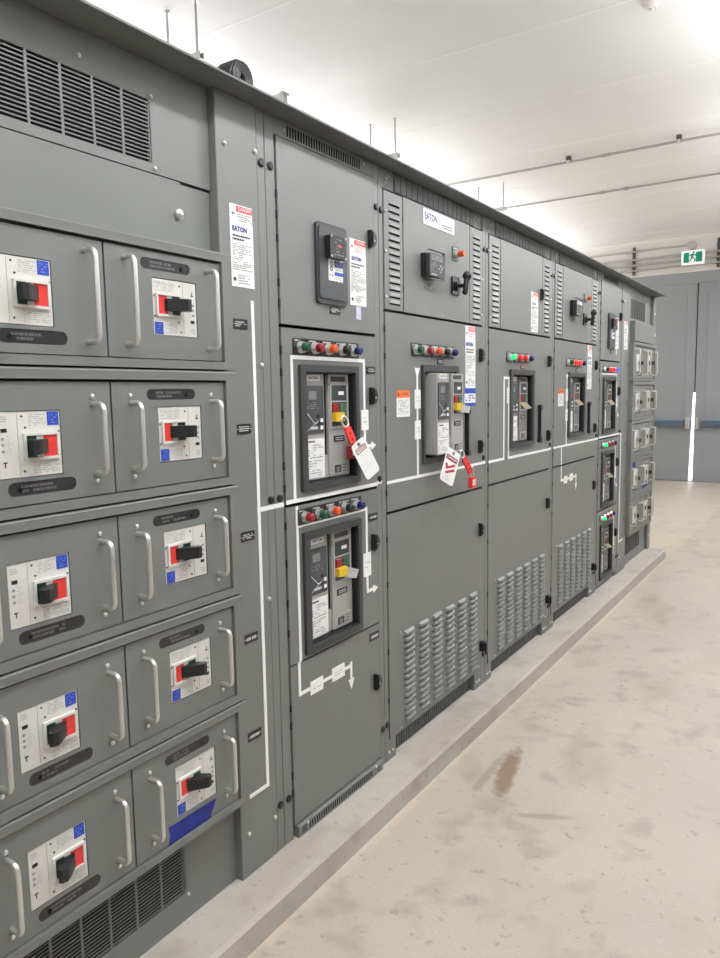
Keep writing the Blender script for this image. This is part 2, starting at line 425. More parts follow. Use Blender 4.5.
    m = MB().prism(rrect(Y(.58),Y(.95),Z(.985),Z(.86),.003,2), x-.001, x+.0025, LGREY).box(x, x+.004, Y(.64), Y(.78), Z(.965), Z(.89), CHAR).box(x, x+.006, Y(.67), Y(.73), Z(.955), Z(.91), MGREY)
    m.lines(Y(.82),Y(.92),Z(.97),Z(.88),3,INK,x+.003,6,1,.4)
    part('position_indicator', m, t)
    return t

# ------------------------------------------------------------------ THE ROOM
XL, XR, YF, YE, ZC, FL = -3.5, 3.4, -3.2, 13.31, 3.947, -ZO
DL, DR, DT = -2.15, .92, 3.20
struct('floor', MB().box(XL-.1, XR+.1, YF-.1, YE+.1, FL-.12, FL, FLOORM))
m = MB().box(XL-.1, XR+.1, YF-.1, YE+.1, ZC, ZC+.12, CEILM)
y = 4.0-1.257*5
k = 0
while y < YE:
    strong = k % 3 != 0 or y < 6
    m.box(XL, XR, y-.009, y+.009, ZC-.0025, ZC+.001, RIB); k += 1; y += 1.2455
m.box(XL, XR, YE-.20, YE-.19, ZC-.004, ZC+.001, RIB)
struct('ceiling', m)
struct('wall_left', MB().box(XL-.1, XL, YF-.1, YE+.1, FL, ZC, WALLW))
struct('wall_right', MB().box(XR, XR+.1, YF-.1, YE+.1, FL, ZC, WALLG))
struct('wall_front', MB().box(XL, XR, YF-.1, YF, FL, ZC, WALLG))
m = MB().box(XL, XR, YE, YE+.12, 3.365, ZC, WALLW).box(XL, DL, YE, YE+.12, FL, 3.365, WALLW).box(DR, XR, YE, YE+.12, FL, 3.365, WALLW)
struct('wall_back', m)
struct('trim_1', MB().box(XL, XR, YE-.035, YE+.01, 3.365, 3.385, WALLW).box(XL, XR, YE-.02, YE, ZC-.035, ZC, WALLW))
struct('trim_2', MB().box(DL, DR, YE-.012, YE+.1, 3.185, 3.365, DOORM).box(DL-.08, DL, YE-.012, YE+.1, FL, 3.365, DOORM).box(DR, DR+.08, YE-.012, YE+.1, FL, 3.365, DOORM))
def door(n, pts, panels, bar, cap, handle_lbl):
    m = MB().prism(pts, YE+.005, YE+.06, DOORM, axis='y')
    o = struct('door_%d' % n, m)
    for (a,b,c,d) in panels:
        q = MB().prism(rect(a,b,c,d), YE-.003, YE+.006, DOORM, [rect(a+.03,b-.03,c+.03,d-.03)], axis='y')
        part('door_panel_moulding', q, o)
    q = MB().box(bar[0], bar[1], YE-.085, YE-.045, .845, .94, BARM).box(bar[0]+.02, bar[0]+.09, YE-.045, YE+.006, .86, .925, BARM).box(bar[1]-.09, bar[1]-.02, YE-.045, YE+.006, .86, .925, BARM)
    part('push_bar', q, o)
    q = MB().cyl((cap,YE-.075,.80),(cap,YE-.075,.99),.030,CHROME,16).box(cap-.028,cap+.028,YE-.075,YE+.006,.80,.99,CHROME)
    part('latch_case', q, o)
door(1, [(DL+.01,FL+.007),(-.690,FL+.007),(-.655,1.42),(-.640,1.42),(-.640,DT),(DL+.01,DT)], [(DL+.15,-.79,.05,3.06)], (DL+.2,-.775), -.725, '')
door(2, [(-.628,FL+.007),(DR-.01,FL+.007),(DR-.01,DT),(-.622,DT),(-.622,1.42)], [(-.50,DR-.15,.05,3.06)], (-.50,DR-.2), -.565, '')
struct('trim_4', MB().box(DL, DR, YE-.02, YE+.11, FL, FL+.006, DGREY))
struct('trim_3', MB().box(-.70, -.56, YE+.062, YE+.08, 1.40, DT, VOID))

# plinth under the switchgear
PX, PY0, PY1 = .14, .0, 7.09
m = MB()
prof = [(-1.45,FL),(PX+.004,FL),(PX,-.012),(PX-.010,0),(-1.45,0)]
m.prism(prof, PY0, PY1, PLINTH, axis='y')
pl = solo('concrete_plinth', m, 'low grey concrete plinth along the floor under the whole switchgear row', 'plinth', (0,3.5,FL))

# ------------------------------------------------------------------ PANELBOARDS with drawers of moulded case breakers
ROWS = ['top', 'second', 'third', 'fourth', 'bottom']
PITCH = .3165; ZTOP = 1.843
def stadium(y0, y1, zc, r): return rrect(y0, y1, zc-r, zc+r, r-.0005, 5)
def mccb(t, cy, cz, x, rot, far):
    """white breaker face, centre (cy,cz), drawn for the left column; rot turns it upside down"""
    w, h = .144, .137
    def R(mb):
        if rot: mb.v = [(a, 2*cy-b, 2*cz-c) for a,b,c in mb.v]
        return mb
    y0, y1, z0, z1 = cy-w/2, cy+w/2, cz-h/2, cz+h/2
    m = MB().prism(rect(y0,y1,z0,z1), x-.026, x, BRK)
    if not far:
        m.lines(y0+.006,y0+.022,z1-.022,z1-.008,3,GINK,x+.0006,1,.9,.4)
        m.box(x, x+.0008, y0+.008, y0+.021, z1-.042, z1-.034, BLACK)
        for k in range(3):
            m.cyl((x,y0+.011,z1-.055-.013*k),(x+.0015,y0+.011,z1-.055-.013*k),.0035,GINK,8)
            m.lines(y0+.018,y0+.034,z1-.060-.013*k,z1-.048-.013*k,3,GINK,x+.0006,k,.5,.35)
        m.box(x, x+.0008, y0+.009, y0+.018, z0+.031, z0+.034, INK).box(x, x+.0008, y0+.0125, y0+.0145, z0+.022, z0+.033, INK)
        m.lines(y0+.07,y1-.035,z1-.032,z1-.005,6,GINK,x+.0006,9,.75,.3)
        m.lines(y0+.075,y1-.006,z0+.005,z0+.031,6,GINK,x+.0006,12,.75,.3)
        for (a,b) in ((.055,.012),(.055,h-.010),(.066,.060),(.062,h-.034),(w-.004,h-.045),(w-.004,.042)):
            m.cyl((x,y0+a,z0+b),(x+.0012,y0+a,z0+b),.0025,INK,7)
        m.box(x, x+.0005, y0+.0445, y0+.0452, z0+.003, z1-.003, GINK)
    part('breaker_face', R(m), t)
    hy0, hy1, hz0, hz1 = y0+.055, y1-.007, z0+.034, z0+.092
    m = MB().prism(rrect(hy0,hy1,hz0,hz1,.003,2), x-.001, x+.007, BRK, [rect(hy0+.005,hy1-.005,hz0+.006,hz1-.006)])
    part('toggle_surround', R(m), t)
    iy0, iy1, iz0, iz1 = hy0+.005, hy1-.005, hz0+.006, hz1-.006; iw = iy1-iy0
    m = MB().box(x-.001, x+.0035, iy0, iy0+.34*iw, iz0, iz1, GREEN).box(x-.001, x+.0035, iy0+.34*iw, iy0+.56*iw, iz0, iz1, WHITE).box(x-.001, x+.0035, iy0+.56*iw, iy1, iz0, iz1, RED)
    part('on_off_plate', R(m), t, 'green, white and red strip around the toggle')
    ty = iy0+.38*iw
    m = MB()
    a, b = iz0+.008, iz1-.008
    m.prism([(x+.003,iy0+.08*iw),(x+.003,iy0+.70*iw),(x+.012,iy0+.64*iw),(x+.036,iy0+.22*iw),(x+.042,iy0+.08*iw),(x+.040,iy0-.10*iw),(x+.032,iy0-.16*iw),(x+.014,iy0+.0*iw)], a, b, BLACK, axis='z')
    part('toggle', R(m), t, 'black toggle handle')
    if not far:
        m = MB().box(x-.001, x+.001, y1-.030, y1-.003, z1-.031, z1-.002, BLUE)
        m.lines(y1-.027,y1-.006,z1-.028,z1-.006,4,BINK,x+.0014,3,.6,.35)
        part('blue_label', R(m), t)
    return t

def panelboard(dy, far):
    where = 'far' if far else 'near'
    lbl = ('grey panelboard with five rows of breaker drawers at far end of the lineup' if far else
           'grey panelboard with five rows of breaker drawers nearest on the left')
    t = thing('panelboard', lbl, 'electrical cabinet', (0, 1.12+dy, 0), 'panelboards at the ends of the lineup')
    A, B = .70+dy, 1.533+dy
    xr = -.025
    m = MB().box(-1.3, xr-.02, A-.0, 1.53+dy, 0, 2.283, DGREY)
    part('body', m, t)
    # upper plate with ventilation grille
    cols = [.7395+.0825*i for i in range(7)]
    holes = []
    def slots(zb, zt, n):
        hs = []
        dz = (zt-zb)/n
        for c in cols:
            for k in range(n): hs.append(rect(c+dy+.003, c+dy+.0795, zb+k*dz+.0026, zb+(k+1)*dz-.0022))
        return hs
    def grille(zb, zt, n, m, x0, x1):
        dz = (zt-zb)/n
        for c in cols[:7]: m.box(x0, x1, c+dy-.003, c+dy+.003, zb, zt, GREY)
        m.box(x0, x1, cols[-1]+dy+.0795, cols[-1]+dy+.0855, zb, zt, GREY)
        for k in range(n+1): m.box(x0, x1-.0004, cols[0]+dy, cols[-1]+dy+.08, zb+k*dz-.0014, zb+k*dz+.0014, GREY)
        return m
    gy0, gy1 = cols[0]+dy, cols[-1]+dy+.0825
    m = MB().prism(rect(A,1.521+dy,2.018,2.283), xr-.012, xr, GREY, [rect(gy0,gy1,2.04,2.193)])
    part('upper_panel', m, t)
    part('ventilation_grille', grille(2.04, 2.193, 16, MB().box(xr-.02, xr-.0135, gy0, gy1, 2.04, 2.193, VOID), xr-.003, xr), t)
    if far:
        part('cover_plate', MB().box(xr-.01, .03, A+.03, B-.06, 1.850, 2.010, GREY, .002), t)
        screw(t, B-.085, 1.93, .03, .012)
    else:
        part('cover_plate', MB().box(xr-.012, xr+.001, A, 1.41+dy, 1.84, 2.015, GREY, .0015), t)
        part('filler_plate', MB().box(xr-.012, xr-.006, 1.412+dy, 1.521+dy, 1.84, 2.012, GREY), t)
        m = MB().cyl((xr,1.398+dy,1.932),(xr+.009,1.398+dy,1.932),.013,CHROME,14).sphere((xr+.009,1.398+dy,1.932),.012,CHROME,.4)
        part('thumb_screw', m, t)
    m = MB().prism(rect(A,1.521+dy,0,.262), xr-.012, xr, GREY, [rect(gy0,gy1,.078,.232)])
    part('lower_panel', m, t)
    part('ventilation_grille', grille(.078, .232, 16, MB().box(xr-.02, xr-.0135, gy0, gy1, .078, .232, VOID), xr-.003, xr), t)
    for (yy, zz) in ((1.324,2.20),(1.326,2.03),(1.12,2.225),(1.325,.072)): screw(t, yy+dy, zz, xr, .005)
    # closing strip beside the drawers
    if far:
        m = MB().box(-1.3, 0, B+.004, 7.09, 0, 2.283, GREY, .002)
        s = part('side_strip', m, t)
        screw(s, B+.05, 2.13, 0, .008); screw(s, B+.05, .13, 0, .008)
    else:
        m = MB().box(-1.3, 0, 1.523, 1.689, 0, 2.283, GREY, .002).box(-1.3, -.003, 1.692, 1.726, 0, 2.283, GREY, .0015)
        s = part('side_strip', m, t)
        for (yy, zz) in ((1.555,2.146),(1.680,2.156),(1.554,.136),(1.677,.127),(1.680,1.55),(1.680,.84)): screw(s, yy, zz, 0, .007)
        for zz in (2.132,1.142,.152): plug(s, 1.709, zz, -.003)
        danger_label(s, 1.566, 1.661, 1.767, 1.992, 0, 3)
        for i, (a,b) in enumerate(((1.664,1.64),(1.366,1.34),(1.05,1.026),(.741,.715),(.437,.411))):
            nameplate(s, 1.562, 1.624, a-.015, a+.013, 0, 3 if i < 3 else 1, i)
        mimic(s, [((1.648,1.727),(1.648,.250)),((1.648,.250),(1.540,.250))], .012, 0)
        mimic(s, [((1.648,1.120),(1.684,1.120))], .014, 0)
        mimic(s, [((1.698,1.120),(1.720,1.120))], .014, -.003)
    # five rows
    for r in range(5):
        zt = ZTOP-PITCH*r; zb = zt-PITCH+.005
        D1, D2 = 1.494+dy, 1.12+dy
        hz0, hz1 = zt-.291, zt-.024
        m = MB().prism(rect(A,B,zb,zt), -.03, .03, GREY, [rect(A+.042,D1+.003,hz0,hz1)])
        # rolled lip over the row
        m.prism([(.03,zt-.020),(.0315,zt-.004),(.029,zt-.0005),(.02,zt-.0005)], A, B, GREY, axis='y')
        part('row_frame', m, t)
        for c in (0, 1):
            y0, y1 = ((A+.046, D2-.0025), (D2+.0025, D1))[c]
            z0, z1 = zt-.288, zt-.030
            cy, cz = ((.911+dy, zt-.1605), (1.333+dy, zt-.1605))[c]
            fh = rect(cy-.0735, cy+.0735, cz-.070, cz+.070)
            sl = stadium(.853+dy,1.015+dy,zt-.2535,.0145) if c == 0 else stadium(1.226+dy,1.387+dy,zt-.060,.0135)
            tape5 = (r == 4 and c == 1)
            m = MB().prism(rrect(y0,y1,z0,z1,.002,2), -.01, .022, GREY, [fh, sl])
            m.box(-.012, -.008, y0, y1, z0, z1, VOID)
            d = part('breaker_drawer', m, t)
            sy0, sy1 = (.853+dy,1.015+dy) if c == 0 else (1.226+dy,1.387+dy)
            sz = zt-.2535 if c == 0 else zt-.060
            q = MB().prism(stadium(sy0+.0005, sy1-.0005, sz, .0133), -.007, .0205, SLOTW)
            if not far:
                q.lines(sy0+.03, sy1-.05, sz-.009, sz+.009, 2, SLOTP, .0209, r*7+c, .8, .6)
                q.cyl((.0205,sy0+.028 if c == 0 else sy1-.03,sz-.002),(.0212,sy0+.028 if c == 0 else sy1-.03,sz-.002),.0055,VOID,10)
            part('viewing_slot', q, d)
            for hy in ((.790,1.068) if c == 0 else (1.175,1.443)):
                hy += dy; a, b = (zt-.258, zt-.057) if r == 0 else (zt-.237, zt-.080)
                pts = [(.018,hy,b)]
                for k in range(6):
                    th = PI/2*k/5; pts.append((.047+.015*math.sin(th), hy, b-.017+.017*math.cos(th)))
                for k in range(6):
                    th = PI/2*k/5; pts.append((.047+.015*math.cos(th), hy, a+.017-.017*math.sin(th)))
                pts.append((.018,hy,a))
                q = MB().tube(pts, .0062 if not far else .0056, ALU, 10)
                part('handle', q, d)
                if r > 0 and not far:
                    screw(d, hy-.001, zt-.062, .022, .0055); screw(d, hy+.001, zt-.256, .022, .0055)
            if tape5 and not far:
                q = MB().prism([(1.227,.337),(1.232,.313),(1.226,.288),(1.375,.288),(1.404,.333)], .0215, .0232, TAPEB)
                part('masking_tape', q, d, 'strip of blue masking tape')
            if far and (r, c) in ((3, 0), (3, 1)):
                yy = y0+.05
                q = MB().prism([(yy,zt-.02),(yy+.09,zt-.03),(yy+.09,zt-.075),(yy,zt-.065)] if c == 0 else [(yy,zt-.25),(yy+.16,zt-.235),(yy+.16,zt-.275),(yy,zt-.287)], .0225, .0245, TAPEB)
                part('masking_tape', q, d, 'scrap of blue masking tape')
            side = ('left', 'right')[c]
            name = 'white moulded breaker with %s toggle %s in %s row, %s column of %s panelboard' % (('black','below the red plate') if False else ('black','on green half',ROWS[r],side,where))
            if tape5 and not far: name = 'white moulded breaker above blue tape strip, bottom row right column of near panelboard'
            else: name = 'white-faced moulded breaker with black toggle, %s row %s column of %s panelboard' % (ROWS[r], side, where)
            b_ = thing('moulded_case_breaker', name, 'circuit breaker', (.02, cy, cz), 'moulded breakers in the %s panelboard drawers' % where)
            mccb(b_, cy, cz, .020, c == 1, far)
    return t
near = panelboard(0, False)
far = panelboard(5.45, True)

# ------------------------------------------------------------------ SECTIONS
def post(t, y0, y1, x=-.003):
    return part('corner_post', MB().box(-.16, x, y0, y1, 0, 2.283, GREY, .002), t)
def shell(t, y0, y1):
    return part('body', MB().box(-1.3, -.15, y0, y1, 0, 2.283, VOID).box(-1.32,-.20,y0+.001,y1-.001,2.2835,2.284,GREY), t)
def door_panel(t, name, y0, y1, z0, z1, holes=(), x=0.):
    m = MB().prism(rrect(y0,y1,z0,z1,.002,2), -.022, x, GREY, holes)
    d = part(name, m, t)
    q = MB()
    return d
def hinges(d, y, zs):
    for z in zs:
        part('hinge_slot', MB().box(-.004, .0012, y-.0035, y+.0035, z-.012, z+.012, BLACK), d)

def narrow_section(dy, far):
    lbl = ('narrow grey switchgear section with three stacked breakers beside the far panelboard' if far else
           'narrow grey switchgear section with two stacked breakers beside the near panelboard')
    t = thing('switchgear_section', lbl, 'electrical cabinet', (0, 2.04+dy, 0), 'switchgear sections in the lineup')
    shell(t, 1.73+dy, 2.355+dy)
    p = post(t, 1.7285+dy, 1.772+dy); p2 = post(t, 2.322+dy, 2.3555+dy)
    for zz in (2.133,1.142,.152): plug(p, 1.750+dy, zz, -.003); plug(p2, 2.340+dy, zz, -.003)
    Y0, Y1 = 1.778+dy, 2.318+dy
    # slotted header
    m = MB().box(-.15, -.004, 1.772+dy, 2.322+dy, 2.232, 2.283, GREY, .001)
    for k in range(30):
        yy = 1.835+dy+.0137*k; m.box(-.004, -.0032, yy, yy+.0065, 2.240, 2.271, VOID)
    h = part('slotted_header', m, t); screw(h, 1.822+dy, 2.255, -.004, .004); screw(h, 2.262+dy, 2.262, -.004, .004)
    # relay door
    d = door_panel(t, 'upper_door', Y0, Y1, 1.678, 2.228)
    hinges(d, Y0-.003, (2.06,2.0,1.93,1.80,1.74))
    latch(d, 2.297+dy, 2.009)
    part('relay_bezel', MB().prism(rrect(1.957+dy,2.130+dy,1.757,2.015,.015,4), -.001, .010, CHAR).prism(rrect(1.966+dy,2.121+dy,1.773,2.003,.012,4), .010, .014, CHAR2), d)
    m = MB().prism(rrect(1.996+dy,2.084+dy,1.903,1.975,.004,3), .014, .036, BLACK)
    m.box(.036,.0368,2.042+dy,2.060+dy,1.940,1.947,RED)
    m.lines(2.02+dy,2.078+dy,1.910,1.968,6,GINK,.0366,11,.35,.3)
    for (a,b) in ((2.0,1.971),(2.080,1.971),(2.0,1.907),(2.080,1.907)): m.cyl((.036,a+dy,b),(.041,a+dy,b),.004,STEEL,8)
    part('protective_relay', m, d)
    m = MB().box(.0135,.015,2.014+dy,2.096+dy,1.834,1.903,WHITE).box(.0145,.0155,2.047+dy,2.096+dy,1.880,1.900,NAVY).box(.0145,.0155,2.047+dy,2.096+dy,1.852,1.864,BLUE)
    m.lines(2.050+dy,2.092+dy,1.838,1.850,2,GINK,.0158,1,.8,.4).lines(2.050+dy,2.092+dy,1.866,1.878,2,GINK,.0158,2,.8,.4)
    m.prism(disc(2.029+dy,1.888,.008,10),.0145,.0155,INK,[disc(2.029+dy,1.888,.0045,10)]).prism(disc(2.029+dy,1.872,.008,10),.0145,.0155,INK,[disc(2.029+dy,1.872,.0045,10)])
    m.prism([(2.017+dy,1.852),(2.024+dy,1.847),(2.024+dy,1.857)],.0145,.0155,INK).prism([(2.041+dy,1.852),(2.034+dy,1.847),(2.034+dy,1.857)],.0145,.0155,INK)
    part('instruction_sticker', m, d)
    nameplate(d, 2.036+dy, 2.097+dy, 1.728, 1.753, 0, 3, 5)
    danger_label(d, 2.160+dy, 2.263+dy, 1.769, 1.995, 0, 4)
    m = MB().box(0,.001,2.196+dy,2.225+dy,1.722,1.766,mat_tag); m.lines(2.20+dy,2.222+dy,1.725,1.763,5,GINK,.0014,3,.6,.3)
    part('lavender_tag', m, d)
    # two breaker doors
    dA = door_panel(t, 'breaker_door', Y0, Y1, 1.116, 1.667, [rect(1.884+dy,2.171+dy,1.170,1.535)])
    dB = door_panel(t, 'breaker_door', Y0, Y1, .592, 1.106, [rect(1.884+dy,2.171+dy,.625,.993)])
    hinges(dA, Y0-.003, (1.60,1.53,1.40,1.24,1.17)); hinges(dB, Y0-.003, (1.05,.93,.80,.70))
    bezel(dA, 1.855+dy, 2.190+dy, 1.148, 1.556, 1.884+dy, 2.170+dy, 1.171, 1.534)
    bezel(dB, 1.854+dy, 2.191+dy, .604, 1.015, 1.884+dy, 2.170+dy, .627, .991)
    yk = [1.868,1.942,2.018,2.096,2.168]
    if far:
        colsA = [BLACK,RLIT,RLIT,BLIT]; colsB = [GLIT,DRED,DRED,BLENS]
        for i,c in enumerate(colsA): pilot(dA, 1.885+dy+.085*i, 1.612, c)
        for i,c in enumerate(colsB): pilot(dB, 1.885+dy+.085*i, 1.067, c)
    else:
        for yy,c in zip(yk,[GREEN,DRED,ORANGE,BLACK,BLENS]): pilot(dA, yy+dy, 1.612, c)
        for yy,c in zip(yk,[DRED,GREEN,ORANGE,BLACK,BLENS]): pilot(dB, yy+dy, 1.068, c)
    latch(dA, 2.290+dy, 1.452); latch(dB, 2.290+dy, .910)
    nameplate(dA, 2.256+dy, 2.314+dy, 1.533, 1.558, 0, 2, 7); nameplate(dB, 2.256+dy, 2.314+dy, .990, 1.017, 0, 1, 8)
    mimic(dA, [((1.823,1.578),(1.823,1.125)),((1.823,1.578),(2.238,1.578)),((2.238,1.578),(2.238,1.271)),((2.238,1.271),(2.285,1.271))] if not far else
          [((1.83+dy,1.578),(2.238+dy,1.578)),((2.238+dy,1.578),(2.238+dy,1.30))], .012, 0, [(2.216+dy,2.262+dy,1.330,1.403)], [(2.280+dy,1.271,'r',.016)])
    mimic(dB, [((1.830,1.100),(1.830,.596)),((1.830,1.041),(2.240,1.041)),((2.240,1.041),(2.240,.730)),((2.240,.730),(2.285,.730))] if not far else
          [((2.24+dy,1.03),(2.24+dy,.74))], .012, 0, [(2.215+dy,2.265+dy,.788,.876)], [(2.280+dy,.730,'r',.016)])
    mimic(t, [((1.735+dy,1.120),(1.762+dy,1.120))], .014, -.003)
    mimic(dA, [((1.785+dy,1.124),(2.312+dy,1.124))], .013, 0)
    mimic(t, [((2.326+dy,1.128),(2.350+dy,1.128))], .013, -.003)
    if far:
        dC = door_panel(t, 'breaker_door', Y0, Y1, .044, .582, [rect(1.884+dy,2.171+dy,.085,.455)])
        bezel(dC, 1.854+dy, 2.191+dy, .062, .478, 1.884+dy, 2.170+dy, .087, .453)
        for i,c in enumerate([GLIT,DRED,DRED,BLENS]): pilot(dC, 1.885+dy+.085*i, .530, c)
        latch(dC, 2.290+dy, .36)
        mimic(dC, [((2.24+dy,.5),(2.24+dy,.2))], .012, 0, [(2.215+dy,2.265+dy,.26,.33)])
    else:
        dC = door_panel(t, 'lower_door', Y0, Y1, .046, .586)
        hinges(dC, Y0-.003, (.45,.39,.22,.16)); latch(dC, 2.292, .367)
        nameplate(dC, 2.250, 2.314, .532-.001, .562, 0, 1, 9)
        mimic(dC, [((1.821,.586),(1.821,.482)),((1.821,.482),(2.122,.482)),((2.122,.490),(2.122,.44))], .012, 0,
              [(1.878,1.949,.457,.503),(2.003,2.079,.460,.508)], [(2.122,.432,'d',.018)])
        m = MB().box(-.02, .012, 1.785, 2.315, -.0, .040, GREY, .002)
        for k in range(30):
            yy = 1.84+.0134*k; m.box(.012, .0126, yy, yy+.006, .010, .032, VOID)
        m.box(.012,.0126,1.80,1.825,.008,.03,DGREY).box(.012,.0126,2.27,2.295,.008,.03,DGREY)
        b = part('vented_kick_plate', m, t); screw(b, 1.83, .035, .012, .005); screw(b, 2.262, .035, .012, .005)
    part('base_rail', MB().box(-.15, -.02, 1.772+dy, 2.322+dy, 0, .044, GREY), t)
    return t
mat_tag = mat('lavender_sticker', (.62, .60, .78), .5)
s1 = narrow_section(0, False)
s5 = narrow_section(3.527, True)
# side strip of the far end belongs to the narrow section's neighbour
m = MB().box(-1.3, 0, 5.886, 6.146, 0, 2.283, GREY, .002)
fs = part('side_strip', m, far)
for zz in (2.132,1.142,.152): plug(fs, 5.903, zz, 0)
danger_label(fs, 5.955, 6.07, 1.775, 1.99, 0, 5)
mimic(fs, [((5.90,1.120),(5.93,1.120)),((5.93,1.12),(5.93,.26)),((5.93,.26),(6.05,.26))], .013, 0)
for i,a in enumerate((1.66,1.36,1.03,.74,.43)): nameplate(fs, 6.07, 6.13, a-.014, a+.014, 0, 2, i)
for (yy,zz) in ((5.95,2.14),(5.95,.13)): screw(fs, yy, zz, 0, .008)

def wide_section(i):
    dy = .966*i
    lbl = ['wide grey switchgear section with protruding grey breaker and white brand plate',
           'wide grey switchgear section with plain upper door and lit green lamp',
           'wide grey switchgear section with meter and T-handle, nearest the far narrow section'][i]
    t = thing('switchgear_section', lbl, 'electrical cabinet', (0, 2.84+dy, 0), 'switchgear sections in the lineup')
    shell(t, 2.358+dy, 3.322+dy)
    p = post(t, 2.3575+dy, 2.387+dy); p2 = post(t, 3.284+dy, 3.3215+dy)
    for zz in (2.128,1.145,.155): plug(p2, 3.300+dy, zz, -.003)
    for zz in (2.128,.155): plug(p, 2.373+dy, zz, -.003)
    # ribbed header band under the drip shield
    m = MB().box(-.15, -.008, 2.387+dy, 3.284+dy, 2.212, 2.283, GREY, .001)
    h = part('header_band', m, t)
    m = MB().box(-.009, -.006, 2.475+dy, 3.195+dy, 2.214, 2.282, DGREY)
    for k in range(16):
        yy = 2.48+dy+.0445*k; m.box(-.006, -.003, yy, yy+.041, 2.214, 2.281, mat_band, .001)
    part('ribbed_screen', m, h)
    for (a,b) in ((2.42,2.25),(2.435,2.262),(2.415,2.235),(3.235,2.25),(3.25,2.24)): screw(h, a+dy, b, -.008, .005)
    # upper compartment: two louvred strips and a centre door
    for (a,b,l0,l1) in ((2.392,2.529,2.420,2.508),(3.140,3.278,3.166,3.250)):
        m = MB().box(-.022, 0, a+dy, b+dy, 1.775, 2.205, GREY, .0015)
        louvre_cols([(l0+dy,l1+dy)], 1.795, 2.183, 15, 0, .0055, m, .62, (.5,.55))
        lp = part('louvred_strip', m, t)
        for zz in (2.13,1.985,1.82): screw(lp, a+.008+dy if a < 2.5 else b-.008+dy, zz, 0, .005)
    d = door_panel(t, 'upper_door', 2.536+dy, 3.134+dy, 1.775, 2.207)
    hinges(d, 2.5325+dy, (2.12,1.86))
    if i == 0:
        m = MB().box(0, .002, 2.695, 2.976, 2.137, 2.200, WHITE)
        m.text('EATON', 2.760, 2.171, .027, NAVY, .0025, bold=.03, wide=.88)
        m.lines(2.86,2.955,2.145,2.165,2,INK,.0025,2,1,.5)
        part('brand_plate', m, d)
    if i in (0, 2):
        m = MB().prism(rrect(2.672+dy,2.800+dy,1.928,2.020,.004,2), -.001, .022, BLACK).prism(rrect(2.676+dy,2.798+dy,1.928,2.018,.006,3), .022, .040, CHAR)
        m.box(.040,.0408,2.69+dy,2.785+dy,1.992,2.012,MGREY if i == 0 else WHITE)
        m.lines(2.695+dy,2.780+dy,1.993,2.010,2,INK,.0412,3,.8,.5)
        for (a,b) in ((2.755,1.962),(2.775,1.962),(2.765,1.974),(2.765,1.950),(2.742,1.962),(2.786,1.972)): m.cyl((.04,a+dy,b),(.042,a+dy,b),.0045,LGREY,8)
        m.lines(2.685+dy,2.735+dy,1.945,1.985,5,GINK,.0408,5,.8,.35).lines(2.69+dy,2.74+dy,1.932,1.940,1,PALEINK,.0408,6,1,.6)
        for (a,b,c,e) in ((2.69,2.822,2.0335,2.035),(2.69,2.822,1.920,1.9215)): m.box(.020,.036,a+dy,b+dy,c,e,CLEAR)
        m.box(.020,.036,2.8205+dy,2.822+dy,1.920,2.035,CLEAR)
        part('digital_meter', m, d)
        nameplate(d, 2.706+dy, 2.768+dy, 1.886, 1.915, 0, 2, 3, mat_plate, INK)
        q = MB().prism(rrect(2.955+dy,3.010+dy,2.030,2.090,.003,2), -.001, .004, DGREY)
        q.cyl((.004,2.985+dy,2.058),(.018,2.985+dy,2.058),.017,CHROME,16,.015).cyl((.018,2.985+dy,2.058),(.045,2.985+dy,2.058),.0135,ORANGE,16,.012)
        q.lines(2.962+dy,3.003+dy,2.078,2.087,1,PALEINK,.0045,1,1,.6)
        part('pilot_light', q, d, 'orange pilot light')
        q = MB().prism(rrect(2.945+dy,3.022+dy,1.885,1.962,.008,3), -.001, .008, BLACK)
        q.cyl((.008,2.983+dy,1.922),(.020,2.983+dy,1.922),.020,BLACK,16).cyl((.020,2.983+dy,1.922),(.052,2.983+dy,1.922),.009,BLACK,12)
        q.tube([(.052,2.978+dy,1.893),(.054,2.978+dy,1.903),(.055,2.979+dy,1.922),(.056,2.983+dy,1.942),(.058,2.986+dy,1.957)],.0125,BLACK,10)
        q.sphere((.058,2.986+dy,1.962),.021,BLACK).sphere((.052,2.978+dy,1.893),.0135,BLACK)
        for (a,b) in ((2.952,1.892),(3.015,1.892),(2.952,1.955),(3.015,1.955)): q.cyl((.008,a+dy,b),(.0095,a+dy,b),.004,MGREY,8)
        part('rotary_switch', q, d, 'black T-handle rotary switch')
    else:
        danger_label(d, 2.958+dy, 3.068+dy, 1.785, 2.000, 0, 6)
        latch(d, 3.118+dy, 1.996)
    # breaker door
    Y0, Y1 = 2.391+dy, 3.280+dy
    hy0, hy1, hz0, hz1 = 2.681+dy, 2.976+dy, 1.187, 1.550
    bd = door_panel(t, 'breaker_door', Y0, Y1, 1.006, 1.765, [rect(hy0,hy1,hz0,hz1)])
    hinges(bd, Y0-.003, (1.70,1.60,1.40,1.25,1.08))
    bezel(bd, (2.668 if i == 0 else 2.652)+dy, 3.001+dy, 1.166, 1.575, hy0, hy1-.001, hz0+.001, hz1-.001)
    zc = 1.634
    if i == 0:
        for yy,c in zip((2.622,2.703,2.784,2.858,2.931),(GREEN,DRED,ORANGE,BLACK,BLENS)): pilot(bd, yy, zc, c)
    elif i == 1:
        for yy,c in zip((2.645,2.735,2.815,2.905),(GLIT,RLIT if False else DRED2,DRED2,BLENS)): pilot(bd, yy+dy, zc+.004, c)
    else:
        for yy,c in zip((2.645,2.735,2.815,2.905),(GREEN,RLIT,RLIT,BLENS)): pilot(bd, yy+dy, zc+.004, c)
    nameplate(bd, 2.812+dy, 2.872+dy, 1.580, 1.604, 0, 2, 5+i, BLACK if i != 1 else DRED)
